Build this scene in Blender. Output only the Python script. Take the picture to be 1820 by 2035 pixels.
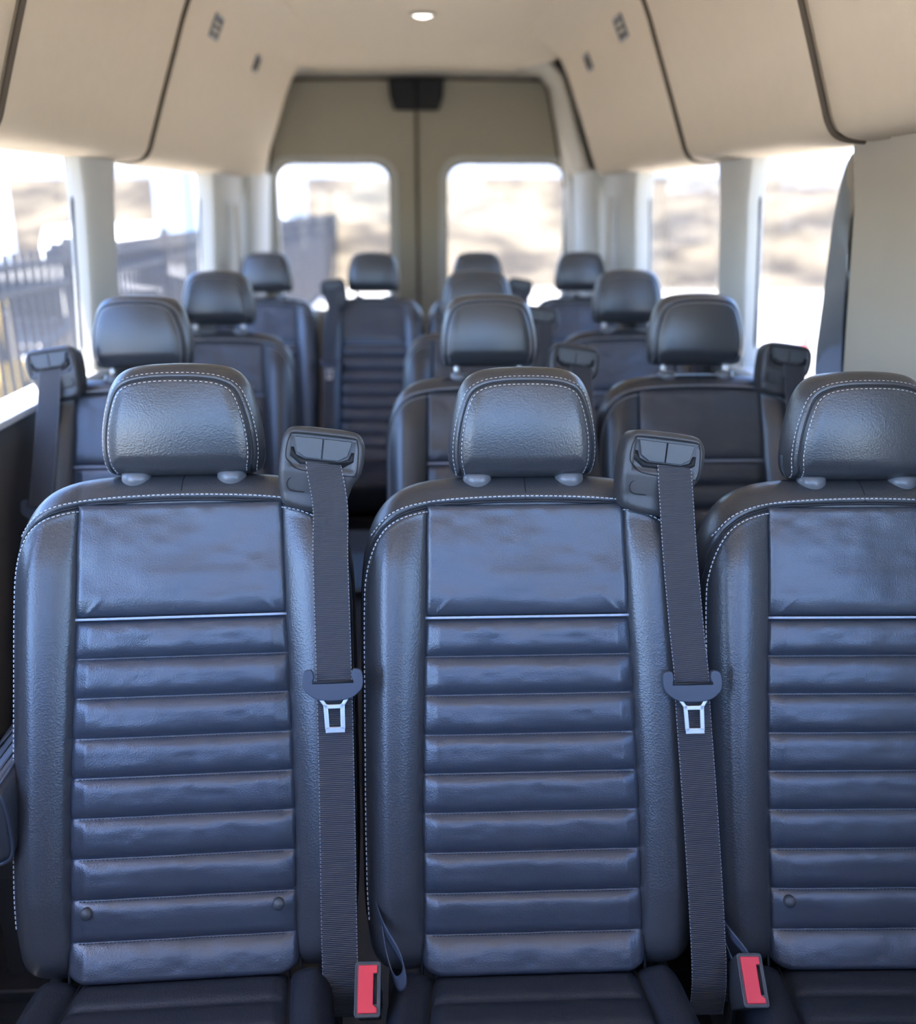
import bpy, bmesh, math, random
import numpy as np
from mathutils import Vector, Matrix
random.seed(4); np.random.seed(4)
for o in list(bpy.data.objects): bpy.data.objects.remove(o)
sc = bpy.context.scene
C = sc.collection
R = math.radians
sin, cos, pi = math.sin, math.cos, math.pi

# ------------------------------------------------------------ camera
cd = bpy.data.cameras.new('camera'); cam = bpy.data.objects.new('camera', cd); C.objects.link(cam)
cd.sensor_fit = 'VERTICAL'; cd.sensor_height = 36.0; cd.lens = 1850/2035*36.0
cd.clip_start = 0.02; cd.clip_end = 500
cam.location = (0, 0, 1.42)
cam.rotation_euler = (R(90-18.39), 0, R(-2.17))
cd.dof.use_dof = True; cd.dof.focus_distance = 1.31; cd.dof.aperture_fstop = 2.2
sc.camera = cam
# ------------------------------------------------------------ world, sun, exposure
w = bpy.data.worlds.new('sky'); sc.world = w; w.use_nodes = True
nt = w.node_tree; nt.nodes.clear()
out = nt.nodes.new('ShaderNodeOutputWorld'); bg = nt.nodes.new('ShaderNodeBackground')
sky = nt.nodes.new('ShaderNodeTexSky'); sky.sky_type = 'NISHITA'; sky.sun_disc = False
sky.sun_elevation = R(60); sky.sun_rotation = R(250); sky.dust_density = 0.4; sky.ozone_density = 2.0
tn = nt.nodes.new('ShaderNodeVectorMath'); tn.operation = 'MULTIPLY'; tn.inputs[1].default_value = (.85, .96, 1.22)
nt.links.new(sky.outputs[0], tn.inputs[0]); nt.links.new(tn.outputs[0], bg.inputs[0]); nt.links.new(bg.outputs[0], out.inputs[0])
bg.inputs[1].default_value = 0.50
sd = bpy.data.lights.new('sun', 'SUN'); sd.energy = 12.0; sd.angle = R(0.6); sd.color = (1, .93, .82)
sun = bpy.data.objects.new('sun', sd); C.objects.link(sun)
sun.rotation_euler = Vector((-0.10, -0.22, 1.0)).to_track_quat('Z', 'Y').to_euler()
sc.view_settings.view_transform = 'Standard'; sc.view_settings.look = 'None'
sc.view_settings.gamma = 1; sc.view_settings.use_curve_mapping = False
sc.view_settings.exposure = 1.58

# ------------------------------------------------------------ materials
def mat(name, col, rough=.5, metal=0., spec=.5, bump=None, var=0., bscale=0., bdist=.001, coords='Object', coat=0., alpha=None):
    m = bpy.data.materials.new(name); m.use_nodes = True
    n = m.node_tree; b = n.nodes['Principled BSDF']; L = n.links
    b.inputs['Base Color'].default_value = (*col, 1); b.inputs['Roughness'].default_value = rough
    b.inputs['Metallic'].default_value = metal; b.inputs['Specular IOR Level'].default_value = spec
    b.inputs['Coat Weight'].default_value = coat
    tc = n.nodes.new('ShaderNodeTexCoord')
    if var:
        nz = n.nodes.new('ShaderNodeTexNoise'); nz.inputs['Scale'].default_value = 6 if not bscale else bscale*.05
        nz.inputs['Detail'].default_value = 4
        L.new(tc.outputs[coords], nz.inputs['Vector'])
        mr = n.nodes.new('ShaderNodeMapRange'); mr.inputs['To Min'].default_value = 1-var; mr.inputs['To Max'].default_value = 1+var
        L.new(nz.outputs['Fac'], mr.inputs['Value'])
        mx = n.nodes.new('ShaderNodeVectorMath'); mx.operation = 'SCALE'; mx.inputs[0].default_value = col
        L.new(mr.outputs[0], mx.inputs['Scale']); L.new(mx.outputs[0], b.inputs['Base Color'])
    if bump:
        if bump == 'leather':
            t1 = n.nodes.new('ShaderNodeTexVoronoi'); t1.feature = 'SMOOTH_F1'; t1.inputs['Scale'].default_value = bscale
            t2 = n.nodes.new('ShaderNodeTexNoise'); t2.inputs['Scale'].default_value = 14; t2.inputs['Detail'].default_value = 5
            L.new(tc.outputs[coords], t1.inputs['Vector']); L.new(tc.outputs[coords], t2.inputs['Vector'])
            ad = n.nodes.new('ShaderNodeMath'); ad.operation = 'MULTIPLY_ADD'
            L.new(t2.outputs['Fac'], ad.inputs[0]); ad.inputs[1].default_value = 1.5; L.new(t1.outputs['Distance'], ad.inputs[2])
            h = ad.outputs[0]
        else:
            t1 = n.nodes.new('ShaderNodeTexNoise'); t1.inputs['Scale'].default_value = bscale; t1.inputs['Detail'].default_value = 3
            L.new(tc.outputs[coords], t1.inputs['Vector']); h = t1.outputs['Fac']
        bp = n.nodes.new('ShaderNodeBump'); bp.inputs['Distance'].default_value = bdist; bp.inputs['Strength'].default_value = 1
        L.new(h, bp.inputs['Height']); L.new(bp.outputs[0], b.inputs['Normal'])
    return m
M = {}
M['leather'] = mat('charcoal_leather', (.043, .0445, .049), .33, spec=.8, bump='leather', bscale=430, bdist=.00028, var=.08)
M['leather2'] = mat('smooth_leather_skylit', (.043, .050, .065), .32, spec=.8, bump='leather', bscale=620, bdist=.00024, var=.08)  # bluer for the inserts: sky light put into the colour, leather above kept neutral
M['cushion'] = mat('shaded_black_cushion', (.017, .019, .025), .5, spec=.4, bump='leather', bscale=500, bdist=.0004, var=.08)  # black leather, darkened further: shade low on the seats put into the colour
M['seam'] = mat('dark_seam', (.012, .013, .017), .6)
M['stitch'] = mat('white_thread', (.62, .62, .64), .6)
M['piping'] = mat('grey_piping', (.42, .47, .56), .4)
M['plastic'] = mat('black_plastic', (.052, .050, .050), .38, spec=.6, bump='noise', bscale=900, bdist=.0003)
M['plastic2'] = mat('panel_plastic', (.062, .066, .068), .42, spec=.6, bump='noise', bscale=900, bdist=.0003)
M['black'] = mat('matt_black', (.008, .008, .009), .7)
M['steel'] = mat('brushed_steel', (.62, .60, .57), .35, metal=1.)
M['sleeve'] = mat('grey_sleeve', (.13, .135, .145), .3, spec=.6)
M['tongue'] = mat('tongue_plastic', (.05, .058, .078), .4)
M['red'] = mat('red_button', (.80, .035, .055), .4)
M['liner'] = mat('beige_headliner', (.70, .585, .43), .9, spec=.2, bump='noise', bscale=500, bdist=.0006, var=.03)
M['liner_grey'] = mat('grey_beige_trim', (.52, .475, .385), .75, spec=.3, var=.03)
M['door'] = mat('door_panel_beige', (.42, .375, .285), .8, spec=.25, var=.03)
M['pillar'] = mat('pillar_plastic', (.56, .55, .50), .6, spec=.35)
M['gap'] = mat('panel_gap', (.10, .075, .052), .9)
M['floor'] = mat('van_floor', (.07, .07, .075), .6, bump='noise', bscale=200, bdist=.001)
M['lower'] = mat('lower_trim', (.16, .15, .14), .6)
M['carpetgrey'] = mat('back_shell', (.035, .037, .042), .7)
M['asphalt'] = mat('bleached_concrete', (.62, .58, .50), .9, var=.12)
M['fence'] = mat('fence_metal', (.05, .05, .055), .6)
M['white'] = mat('white_paint', (.80, .80, .78), .4)
M['darkcar'] = mat('dark_car_paint', (.05, .06, .075), .3, coat=.5)
M['rubber'] = mat('rubber', (.02, .02, .02), .8)
M['bluegrey'] = mat('blue_grey_paint', (.40, .47, .60), .7)
M['leaf'] = mat('green_leaves', (.12, .22, .05), .8, var=.4)
M['redpaint'] = mat('red_paint', (.75, .10, .08), .5)
M['bark'] = mat('bark', (.15, .10, .06), .9)
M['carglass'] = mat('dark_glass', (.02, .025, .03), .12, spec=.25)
def emis(name, col, s):
    m = mat(name, col); b = m.node_tree.nodes['Principled BSDF']
    b.inputs['Emission Color'].default_value = (*col, 1); b.inputs['Emission Strength'].default_value = s; return m
M['lamp'] = emis('lamp_lens', (1, .95, .88), 2.5)
def glassmat(name, tint, refl=.06):
    m = bpy.data.materials.new(name); m.use_nodes = True; n = m.node_tree; n.nodes.clear()
    o = n.nodes.new('ShaderNodeOutputMaterial'); t = n.nodes.new('ShaderNodeBsdfTransparent'); g = n.nodes.new('ShaderNodeBsdfGlossy')
    lw = n.nodes.new('ShaderNodeLayerWeight'); lw.inputs['Blend'].default_value = .5
    pw = n.nodes.new('ShaderNodeMath'); pw.operation = 'POWER'; pw.inputs[1].default_value = 5; n.links.new(lw.outputs['Facing'], pw.inputs[0])
    f = n.nodes.new('ShaderNodeMath'); f.operation = 'MULTIPLY_ADD'; f.inputs[1].default_value = .35; f.inputs[2].default_value = .03; n.links.new(pw.outputs[0], f.inputs[0])
    mx = n.nodes.new('ShaderNodeMixShader'); t.inputs[0].default_value = (*tint, 1); g.inputs['Roughness'].default_value = .02
    n.links.new(f.outputs[0], mx.inputs[0]); n.links.new(t.outputs[0], mx.inputs[1]); n.links.new(g.outputs[0], mx.inputs[2])
    n.links.new(mx.outputs[0], o.inputs[0]); return m
M['glass'] = glassmat('clear_glass', (.93, .95, .96)); M['tinted'] = glassmat('tinted_glass', (.80, .80, .80))
M['webbing'] = mat('belt_webbing', (.05, .05, .055), .6, spec=.5)
def setup_web():
    n = M['webbing'].node_tree; L = n.links; b = n.nodes['Principled BSDF']
    uv = n.nodes.new('ShaderNodeUVMap'); uv.uv_map = 'UVMap'
    sp = n.nodes.new('ShaderNodeSeparateXYZ'); L.new(uv.outputs[0], sp.inputs[0])
    def mth(op, a, bb=None, v=None):
        k = n.nodes.new('ShaderNodeMath'); k.operation = op; L.new(a, k.inputs[0])
        if bb is not None: L.new(bb, k.inputs[1])
        if v is not None: k.inputs[1].default_value = v
        return k.outputs[0]
    rib = mth('SINE', mth('MULTIPLY', sp.outputs['Y'], v=2*pi/.0026))
    bp = n.nodes.new('ShaderNodeBump'); bp.inputs['Distance'].default_value = .00035; L.new(rib, bp.inputs['Height']); L.new(bp.outputs[0], b.inputs['Normal'])
    edge = mth('GREATER_THAN', mth('ABSOLUTE', mth('SUBTRACT', sp.outputs['X'], v=.5)), v=.482)
    dash = mth('GREATER_THAN', mth('SINE', mth('MULTIPLY', sp.outputs['Y'], v=2*pi/.0052)), v=0.15)
    k = mth('MULTIPLY', edge, dash)
    mx = n.nodes.new('ShaderNodeMix'); mx.data_type = 'RGBA'; L.new(k, mx.inputs[0])
    mx.inputs[6].default_value = (.05, .05, .055, 1); mx.inputs[7].default_value = (.40, .40, .42, 1)
    L.new(mx.outputs[2], b.inputs['Base Color'])
setup_web()

# ------------------------------------------------------------ mesh helpers
class MB:
    def __init__(s): s.v = []; s.f = []; s.uv = None
    def add(s, V, F):
        k = len(s.v); s.v.extend([tuple(float(c) for c in p) for p in V]); s.f.extend([tuple(i+k for i in f) for f in F]); return s
    def grid(s, P, flip=False, close_u=False):
        nu, nv = P.shape[:2]; k = len(s.v); s.v.extend(map(tuple, P.reshape(-1, 3).tolist()))
        for i in range(nu-(0 if close_u else 1)):
            for j in range(nv-1):
                a = k+i*nv+j; b = k+((i+1) % nu)*nv+j
                s.f.append((a, b, b+1, a+1) if not flip else (a, a+1, b+1, b))
        return s
    def box(s, c, d, rot=None):
        V = [Vector(((i*.5)*d[0], (j*.5)*d[1], (k*.5)*d[2])) for i in (-1, 1) for j in (-1, 1) for k in (-1, 1)]
        if rot is not None: V = [rot @ q for q in V]
        V = [q+Vector(c) for q in V]
        return s.add(V, [(0, 1, 3, 2), (4, 6, 7, 5), (0, 4, 5, 1), (2, 3, 7, 6), (0, 2, 6, 4), (1, 5, 7, 3)])
    def tube(s, pts, r, n=8, cap=True, closed=False):
        pts = [Vector(p) for p in pts]; m = len(pts); rs = r if isinstance(r, (list, tuple)) else [r]*m
        rings = []; up = None
        for i, p in enumerate(pts):
            a = pts[(i-1) % m] if (closed or i > 0) else p; b = pts[(i+1) % m] if (closed or i < m-1) else p
            t = (b-a).normalized()
            if up is None: up = Vector((0, 0, 1)) if abs(t.z) < .9 else Vector((1, 0, 0))
            x = (up-t*up.dot(t)).normalized(); y = t.cross(x); up = x
            rings.append([p+(x*cos(2*pi*k/n)+y*sin(2*pi*k/n))*rs[i] for k in range(n)])
        V = [q for rg in rings for q in rg]; F = []
        for i in range(m if closed else m-1):
            for k in range(n):
                F.append((i*n+k, i*n+(k+1) % n, ((i+1) % m)*n+(k+1) % n, ((i+1) % m)*n+k))
        if cap and not closed: F.append(tuple(range(n))[::-1]); F.append(tuple((m-1)*n+k for k in range(n)))
        return s.add(V, F)
    def prism(s, poly, f0, f1):
        # poly list of 2d; f0,f1 map 2d->3d
        n = len(poly); V = [f0(*p) for p in poly]+[f1(*p) for p in poly]
        F = [tuple(range(n))[::-1], tuple(range(n, 2*n))]+[(i, (i+1) % n, n+(i+1) % n, n+i) for i in range(n)]
        return s.add(V, F)
    def build(s, name, m, parent=None, smooth=True, bevel=0, bseg=2, weld=False, uv=None, subsurf=0):
        me = bpy.data.meshes.new(name); me.from_pydata(s.v, [], s.f)
        if uv is not None:
            l = me.uv_layers.new(name='UVMap')
            for lp in me.loops: l.data[lp.index].uv = uv[lp.vertex_index]
        bm = bmesh.new(); bm.from_mesh(me)
        if weld: bmesh.ops.remove_doubles(bm, verts=bm.verts, dist=1e-5)
        bmesh.ops.recalc_face_normals(bm, faces=bm.faces)
        bm.to_mesh(me); bm.free()
        me.materials.append(m)
        me.polygons.foreach_set('use_smooth', [smooth]*len(me.polygons))
        o = bpy.data.objects.new(name, me); C.objects.link(o)
        if bevel:
            b = o.modifiers.new('bevel', 'BEVEL'); b.width = bevel; b.segments = bseg; b.limit_method = 'ANGLE'; b.angle_limit = R(35)
            if smooth: b.harden_normals = True
        if subsurf:
            b = o.modifiers.new('sub', 'SUBSURF'); b.levels = subsurf; b.render_levels = subsurf
        if parent: o.parent = parent
        return o
def tag(o, label=None, cat=None, group=None, kind=None):
    if label: o['label'] = label
    if cat: o['category'] = cat
    if group: o['group'] = group
    if kind: o['kind'] = kind
    return o
def struct(o, label=None): o['kind'] = 'structure'; return tag(o, label)
def empty(name, loc=(0, 0, 0), rz=0):
    o = bpy.data.objects.new(name, None); C.objects.link(o); o.location = loc; o.rotation_euler = (0, 0, rz); o.empty_display_size = .05; return o
def spline(pts, n=12, closed=False):
    P = np.array(pts, float); m = len(P); outp = []
    for i in range(m if closed else m-1):
        p0 = P[(i-1) % m] if closed or i > 0 else 2*P[0]-P[1]; p1 = P[i]; p2 = P[(i+1) % m]
        p3 = P[(i+2) % m] if closed or i < m-2 else 2*P[-1]-P[-2]
        for k in range(n):
            t = k/n; outp.append(.5*((2*p1)+(-p0+p2)*t+(2*p0-5*p1+4*p2-p3)*t*t+(-p0+3*p1-3*p2+p3)*t**3))
    if not closed: outp.append(P[-1])
    return np.array(outp)
def resample(P, step):
    P = np.array(P); d = np.r_[0, np.cumsum(np.linalg.norm(np.diff(P, axis=0), axis=1))]
    n = max(2, int(d[-1]/step)+1); q = np.linspace(0, d[-1], n)
    return np.stack([np.interp(q, d, P[:, k]) for k in range(P.shape[1])], 1)
def seg_dist(X, Y, poly, closed=True):
    P = np.array(poly); Q = np.roll(P, -1, axis=0) if closed else None
    if not closed: Q = P[1:]; P = P[:-1]
    best = np.full(X.shape, 1e9)
    for (ax, ay), (bx, by) in zip(P, Q):
        dx, dy = bx-ax, by-ay; L2 = dx*dx+dy*dy
        if L2 < 1e-14: continue
        t = np.clip(((X-ax)*dx+(Y-ay)*dy)/L2, 0, 1)
        best = np.minimum(best, np.hypot(X-ax-t*dx, Y-ay-t*dy))
    return best
def row_extent(poly, t):
    xs = []
    n = len(poly)
    for i in range(n):
        (x0, y0), (x1, y1) = poly[i], poly[(i+1) % n]
        if (y0-t)*(y1-t) <= 0 and y0 != y1: xs.append(x0+(x1-x0)*(t-y0)/(y1-y0))
    return (min(xs), max(xs)) if xs else None
def halfround(d, Rs):
    k = np.clip(d/Rs, 0, 1); return np.sqrt(np.maximum(0, 1-(1-k)**2))
def pillow_arrays(poly, nx, ny, Rs, drop, base, topdense=True):
    y0 = min(p[1] for p in poly)+2e-4; y1 = max(p[1] for p in poly)-1e-4
    tb = np.linspace(0, 1, ny); tb = tb*.55+(.5-.5*np.cos(pi*tb))*.45
    aa = np.linspace(-1, 1, nx); aa = np.sin(aa*pi/2)*.4+aa*.6
    S = np.zeros((ny, nx)); T = np.zeros((ny, nx))
    for j, b in enumerate(tb):
        t = y0+(y1-y0)*b; e = row_extent(poly, t); S[j] = (e[0]+e[1])/2+aa*(e[1]-e[0])/2; T[j] = t
    d = seg_dist(S, T, poly); d[:, 0] = 0; d[:, -1] = 0; d[0] = 0; d[-1] = 0
    N = base(S, T)-drop*(1-halfround(d, Rs))
    return S, T, N
def solid_pillow(poly, nx, ny, mp, front, back, Rf, df, Rb, db):
    """front(S,T)-> n; back(S,T)-> n ; mp maps (S,T,N)->Nx3"""
    mb = MB()
    S, T, N = pillow_arrays(poly, nx, ny, Rf, df, front)
    nb_x, nb_y = nx, ny
    S2, T2, N2 = pillow_arrays(poly, nx, ny, Rb, -db, back)
    mb.grid(mp(S, T, N)); mb.grid(mp(S2, T2, N2), flip=True)
    k = nx*ny
    ring = [j for j in range(nx)]+[i*nx+nx-1 for i in range(1, ny)]+[(ny-1)*nx+j for j in range(nx-2, -1, -1)]+[i*nx for i in range(ny-2, 0, -1)]
    n = len(ring)
    for i in range(n):
        a, b = ring[i], ring[(i+1) % n]; mb.f.append((a, b, b+k, a+k))
    return mb
def stitches(mb, path, nrm, ln=.0046, gap=.0022, wd=.0012, ht=.0009):
    """path: Nx3 pts; nrm: function i->Vector normal (or Nx3)"""
    d = np.r_[0, np.cumsum(np.linalg.norm(np.diff(path, axis=0), axis=1))]
    q = 0
    while q+ln < d[-1]:
        a = Vector([np.interp(q, d, path[:, k]) for k in range(3)]); b = Vector([np.interp(q+ln, d, path[:, k]) for k in range(3)])
        nn = Vector([np.interp(q, d, nrm[:, k]) for k in range(3)]).normalized(); t = (b-a).normalized(); s = t.cross(nn).normalized()
        c = (a+b)/2
        V = []
        for (u, ww, h) in ((-.5, .55, -.6), (-.5, -.55, -.6), (.5, .55, -.6), (.5, -.55, -.6), (-.38, .4, .9), (-.38, -.4, .9), (.38, .4, .9), (.38, -.4, .9)):
            V.append(c+t*(u*ln)+s*(ww*wd)+nn*(h*ht))
        mb.add(V, [(0, 2, 3, 1), (4, 5, 7, 6), (0, 1, 5, 4), (2, 6, 7, 3), (0, 4, 6, 2), (1, 3, 7, 5)])
        q += ln+gap
    return mb

# ============================================================ THE SEAT
RC = R(22.3); ZB = .44        # recline, height of backrest foot
def bmap(S, T, N):
    S = np.asarray(S, float); T = np.asarray(T, float); N = np.asarray(N, float)
    return np.stack([S, T*sin(RC)-N*cos(RC), ZB+T*cos(RC)+N*sin(RC)], -1)
def mirror(pts): return pts+[(-x, y) for x, y in pts[::-1] if abs(x) > 1e-6]
HW = .242
body_out = spline(mirror([(-.10, -.035), (-.19, -.03), (-.222, -.012), (-.234, .03), (-.240, .10), (-HW, .20), (-HW, .35), (-HW, .48), (-.239, .540), (-.228, .595), (-.203, .637), (-.165, .660), (-.11, .670), (0, .674)]), 8, closed=True)
body_out = [tuple(p) for p in body_out]
def si(T):   # half width of the insert
    return np.interp(T, [0, .2, .40, .467, .62], [.154, .155, .150, .146, .142])
def bfront(S, T):
    a = np.abs(S); s0 = si(T)
    u = np.clip((a-s0)/(HW-s0), 0, 1)
    bol = .024*np.sin(pi*np.clip(u*.92+.04, 0, 1))**.8
    fade = np.clip((.655-T)/.12, 0, 1); fade = fade*fade*(3-2*fade)
    lowf = np.clip((T+.03)/.12, 0, 1)
    n = bol*(.35+.65*fade)*(.6+.4*lowf)
    ins = np.clip((s0+.004-a)/.010, 0, 1)*np.clip((.628-T)/.008, 0, 1)
    n = n-.014*ins
    # bottom tuck
    n = n-.02*np.clip((.03-T)/.06, 0, 1)**2
    return n
seam_pts = [(-.2360, .05), (-.2385, .10), (-.2398, .20), (-.2398, .35), (-.2395, .48), (-.2345, .535), (-.218, .580), (-.192, .607), (-.150, .622), (-.09, .6285), (0, .631)]
seam_full = seam_pts+[(-x, y) for x, y in seam_pts[::-1][1:]]
def surf(s, t, off=0.):
    s = np.asarray(s, float); t = np.asarray(t, float)
    d = seg_dist(s, t, body_out)
    return bmap(s, t, bfront(s, t)-.055*(1-halfround(d, .045))+off)
def surf_path(pts, off, step=.004, lift=0.):
    P = resample(spline(pts, 10), step)
    tg = np.gradient(P, axis=0); tg /= np.linalg.norm(tg, axis=1)[:, None]; nr = np.stack([-tg[:, 1], tg[:, 0]], 1)
    Q = P+nr*off
    A = surf(Q[:, 0], Q[:, 1]); e = 1e-3
    du = surf(Q[:, 0]+e, Q[:, 1])-A; dv = surf(Q[:, 0], Q[:, 1]+e)-A
    n = np.cross(du, dv); n /= np.linalg.norm(n, axis=1)[:, None]
    # clamp silly normals to outward
    return A+n*lift, n
seam_smooth = [tuple(p) for p in resample(spline(seam_full, 10), .006)]
def bfront_g(S, T):
    n = bfront(S, T)
    d = seg_dist(S, T, seam_smooth, closed=False)
    n = n-.004*np.exp(-(d/.0030)**2)+.0013*np.exp(-((d-.008)/.004)**2)
    return n
HR_C = .682    # headrest bottom in t
hr_out = [(p[0]*1.035, p[1]) for p in spline(mirror([(-.06, -.001), (-.088, .001), (-.098, .010), (-.1020, .030), (-.1005, .062), (-.0945, .098), (-.086, .128), (-.072, .147), (-.048, .156), (0, .159)]), 8, closed=True)]
HRT = R(12)    # headrest leans less than the backrest
HB = Vector((0, .284, 1.0475))   # headrest base point (y,z) computed on the crown
def hmap(S, T, N):
    S = np.asarray(S, float); T = np.asarray(T, float); N = np.asarray(N, float)
    return np.stack([S, HB.y+T*sin(HRT)-N*cos(HRT), HB.z+T*cos(HRT)+N*sin(HRT)], -1)
def hfront(S, T): return .045-.012*(S/.1)**2+.010*np.sin(np.clip(T/.165, 0, 1)*pi)
def hback(S, T): return -.066+.012*(S/.1)**2+.012*(T/.165)**2
hseam = [(-.0855, .004), (-.0900, .030), (-.0885, .062), (-.0825, .093), (-.0725, .120), (-.056, .132), (-.030, .137), (0, .138)]
hseam = [(a_*1.035, b_) for a_, b_ in hseam]
hseam_full = hseam+[(-x, y) for x, y in hseam[::-1][1:]]
hseam_s = [tuple(p) for p in resample(spline(hseam_full, 10), .004)]
def hfront_g(S, T):
    d = seg_dist(S, T, hseam_s, closed=False)
    return hfront(S, T)-.0030*np.exp(-(d/.0022)**2)+.0008*np.exp(-((d-.006)/.003)**2)
def hsurf(s, t):
    s = np.asarray(s, float); t = np.asarray(t, float); d = seg_dist(s, t, hr_out)
    return hmap(s, t, hfront(s, t)-.045*(1-halfround(d, .034)))
def hpath(pts, off, step=.003):
    P = resample(spline(pts, 10), step); tg = np.gradient(P, axis=0); tg /= np.linalg.norm(tg, axis=1)[:, None]
    Q = P+np.stack([-tg[:, 1], tg[:, 0]], 1)*off; A = hsurf(Q[:, 0], Q[:, 1]); e = 1e-3
    n = np.cross(hsurf(Q[:, 0]+e, Q[:, 1])-A, hsurf(Q[:, 0], Q[:, 1]+e)-A); n /= np.linalg.norm(n, axis=1)[:, None]
    return A, n

def panel_poly(t0, t1, grow=0., rb=.004, bottom_round=0.):
    L = []
    ts = np.linspace(t0, t1, 24)
    for t in ts: L.append((-(float(si(t))+grow), float(t)))
    if bottom_round:
        br = bottom_round; L = [(-(float(si(t0))+grow-br*(1-sin(k*pi/12))), t0+br*.6*(1-cos(k*pi/12))) for k in range(0, 6)]+[p for p in L if p[1] > t0+br*.6]
    return L+[(-x, y) for x, y in L[::-1]]
chan = [-.045, .033, .088, .1425, .197, .2505, .304, .3585, .4125, .467]
_gn = np.random.rand(64, 64)-.5
def smooth_noise(S, T, f):
    x = np.asarray(S)*f+7.3; y = np.asarray(T)*f*1.6+3.1; i = np.floor(x).astype(int); j = np.floor(y).astype(int); u = x-i; v = y-j
    u = u*u*(3-2*u); v = v*v*(3-2*v); g = lambda a, b: _gn[a % 64, b % 64]
    return (g(i, j)*(1-u)+g(i+1, j)*u)*(1-v)+(g(i, j+1)*(1-u)+g(i+1, j+1)*u)*v
def lower_front(S, T):
    n = np.zeros_like(S)-.003
    c = np.array(chan)
    sag = .004*(1-(S/.15)**2)    # channels arc a little
    k = np.searchsorted(c, np.clip(T+sag*.0, c[0]+1e-6, c[-1]-1e-6)); a = c[k-1]; b = c[k]
    u = (T-a)/(b-a)
    puff = np.clip(u, 0, 1)
    sh = (1-np.abs(2*puff-1)**3.2)**.7
    edge = np.clip((si(T)-np.abs(S))/.022, 0, 1)
    wr = .0018*smooth_noise(S, T, 22)+.0007*smooth_noise(S, T, 70)
    low = np.clip((.05-T)/.07, 0, 1)
    return n+.0115*sh*(.35+.65*edge)+wr*edge+low*.010
def upper_front(S, T):
    wr = .0045*smooth_noise(S, T, 12)+.0012*smooth_noise(S, T, 45)
    pin = np.clip((T-.467)/.03, 0, 1)
    fold = .0016*np.exp(-((np.abs(S)-.135+(T-.467)*.9)/.004)**2)*np.clip((.505-T)/.03, 0, 1)
    return .0045+wr*pin-.006*(1-pin)**2+fold
cush_out = [tuple(p) for p in spline(mirror([(-.10, -.015), (-.175, -.02), (-.200, -.04), (-.207, -.10), (-.216, -.20), (-.226, -.32), (-.226, -.42), (-.205, -.465), (-.15, -.482), (0, -.486)][::-1]), 6, closed=True)]
def cmap(S, T, N):
    # T runs from -0.49 (front edge, towards -Y) to 0 at the backrest; slopes down to the rear
    S = np.asarray(S, float); T = np.asarray(T, float); N = np.asarray(N, float)
    return np.stack([S, T+.02, .415-T*.10+N], -1)
def ctop(S, T):
    a = np.abs(S); s0 = .140+.025*np.clip(-T/.3, 0, 1)
    u = np.clip((a-s0)/(.225-s0), 0, 1)
    bol = .020*np.sin(pi*np.clip(u*.9+.05, 0, 1))
    groove = np.exp(-((a-s0)/.004)**2)*.008
    c = np.array([-.49, -.43, -.37, -.31, -.25, -.19, -.135, -.085, -.035, .02]); k = np.searchsorted(c, np.clip(T, -.489, .019)); aa = c[k-1]; bb = c[k]
    p = (T-aa)/(bb-aa); sh = (1-np.abs(2*p-1)**3)**.7*np.clip((s0-a)/.02, 0, 1)
    return bol-groove+.008*sh

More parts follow.
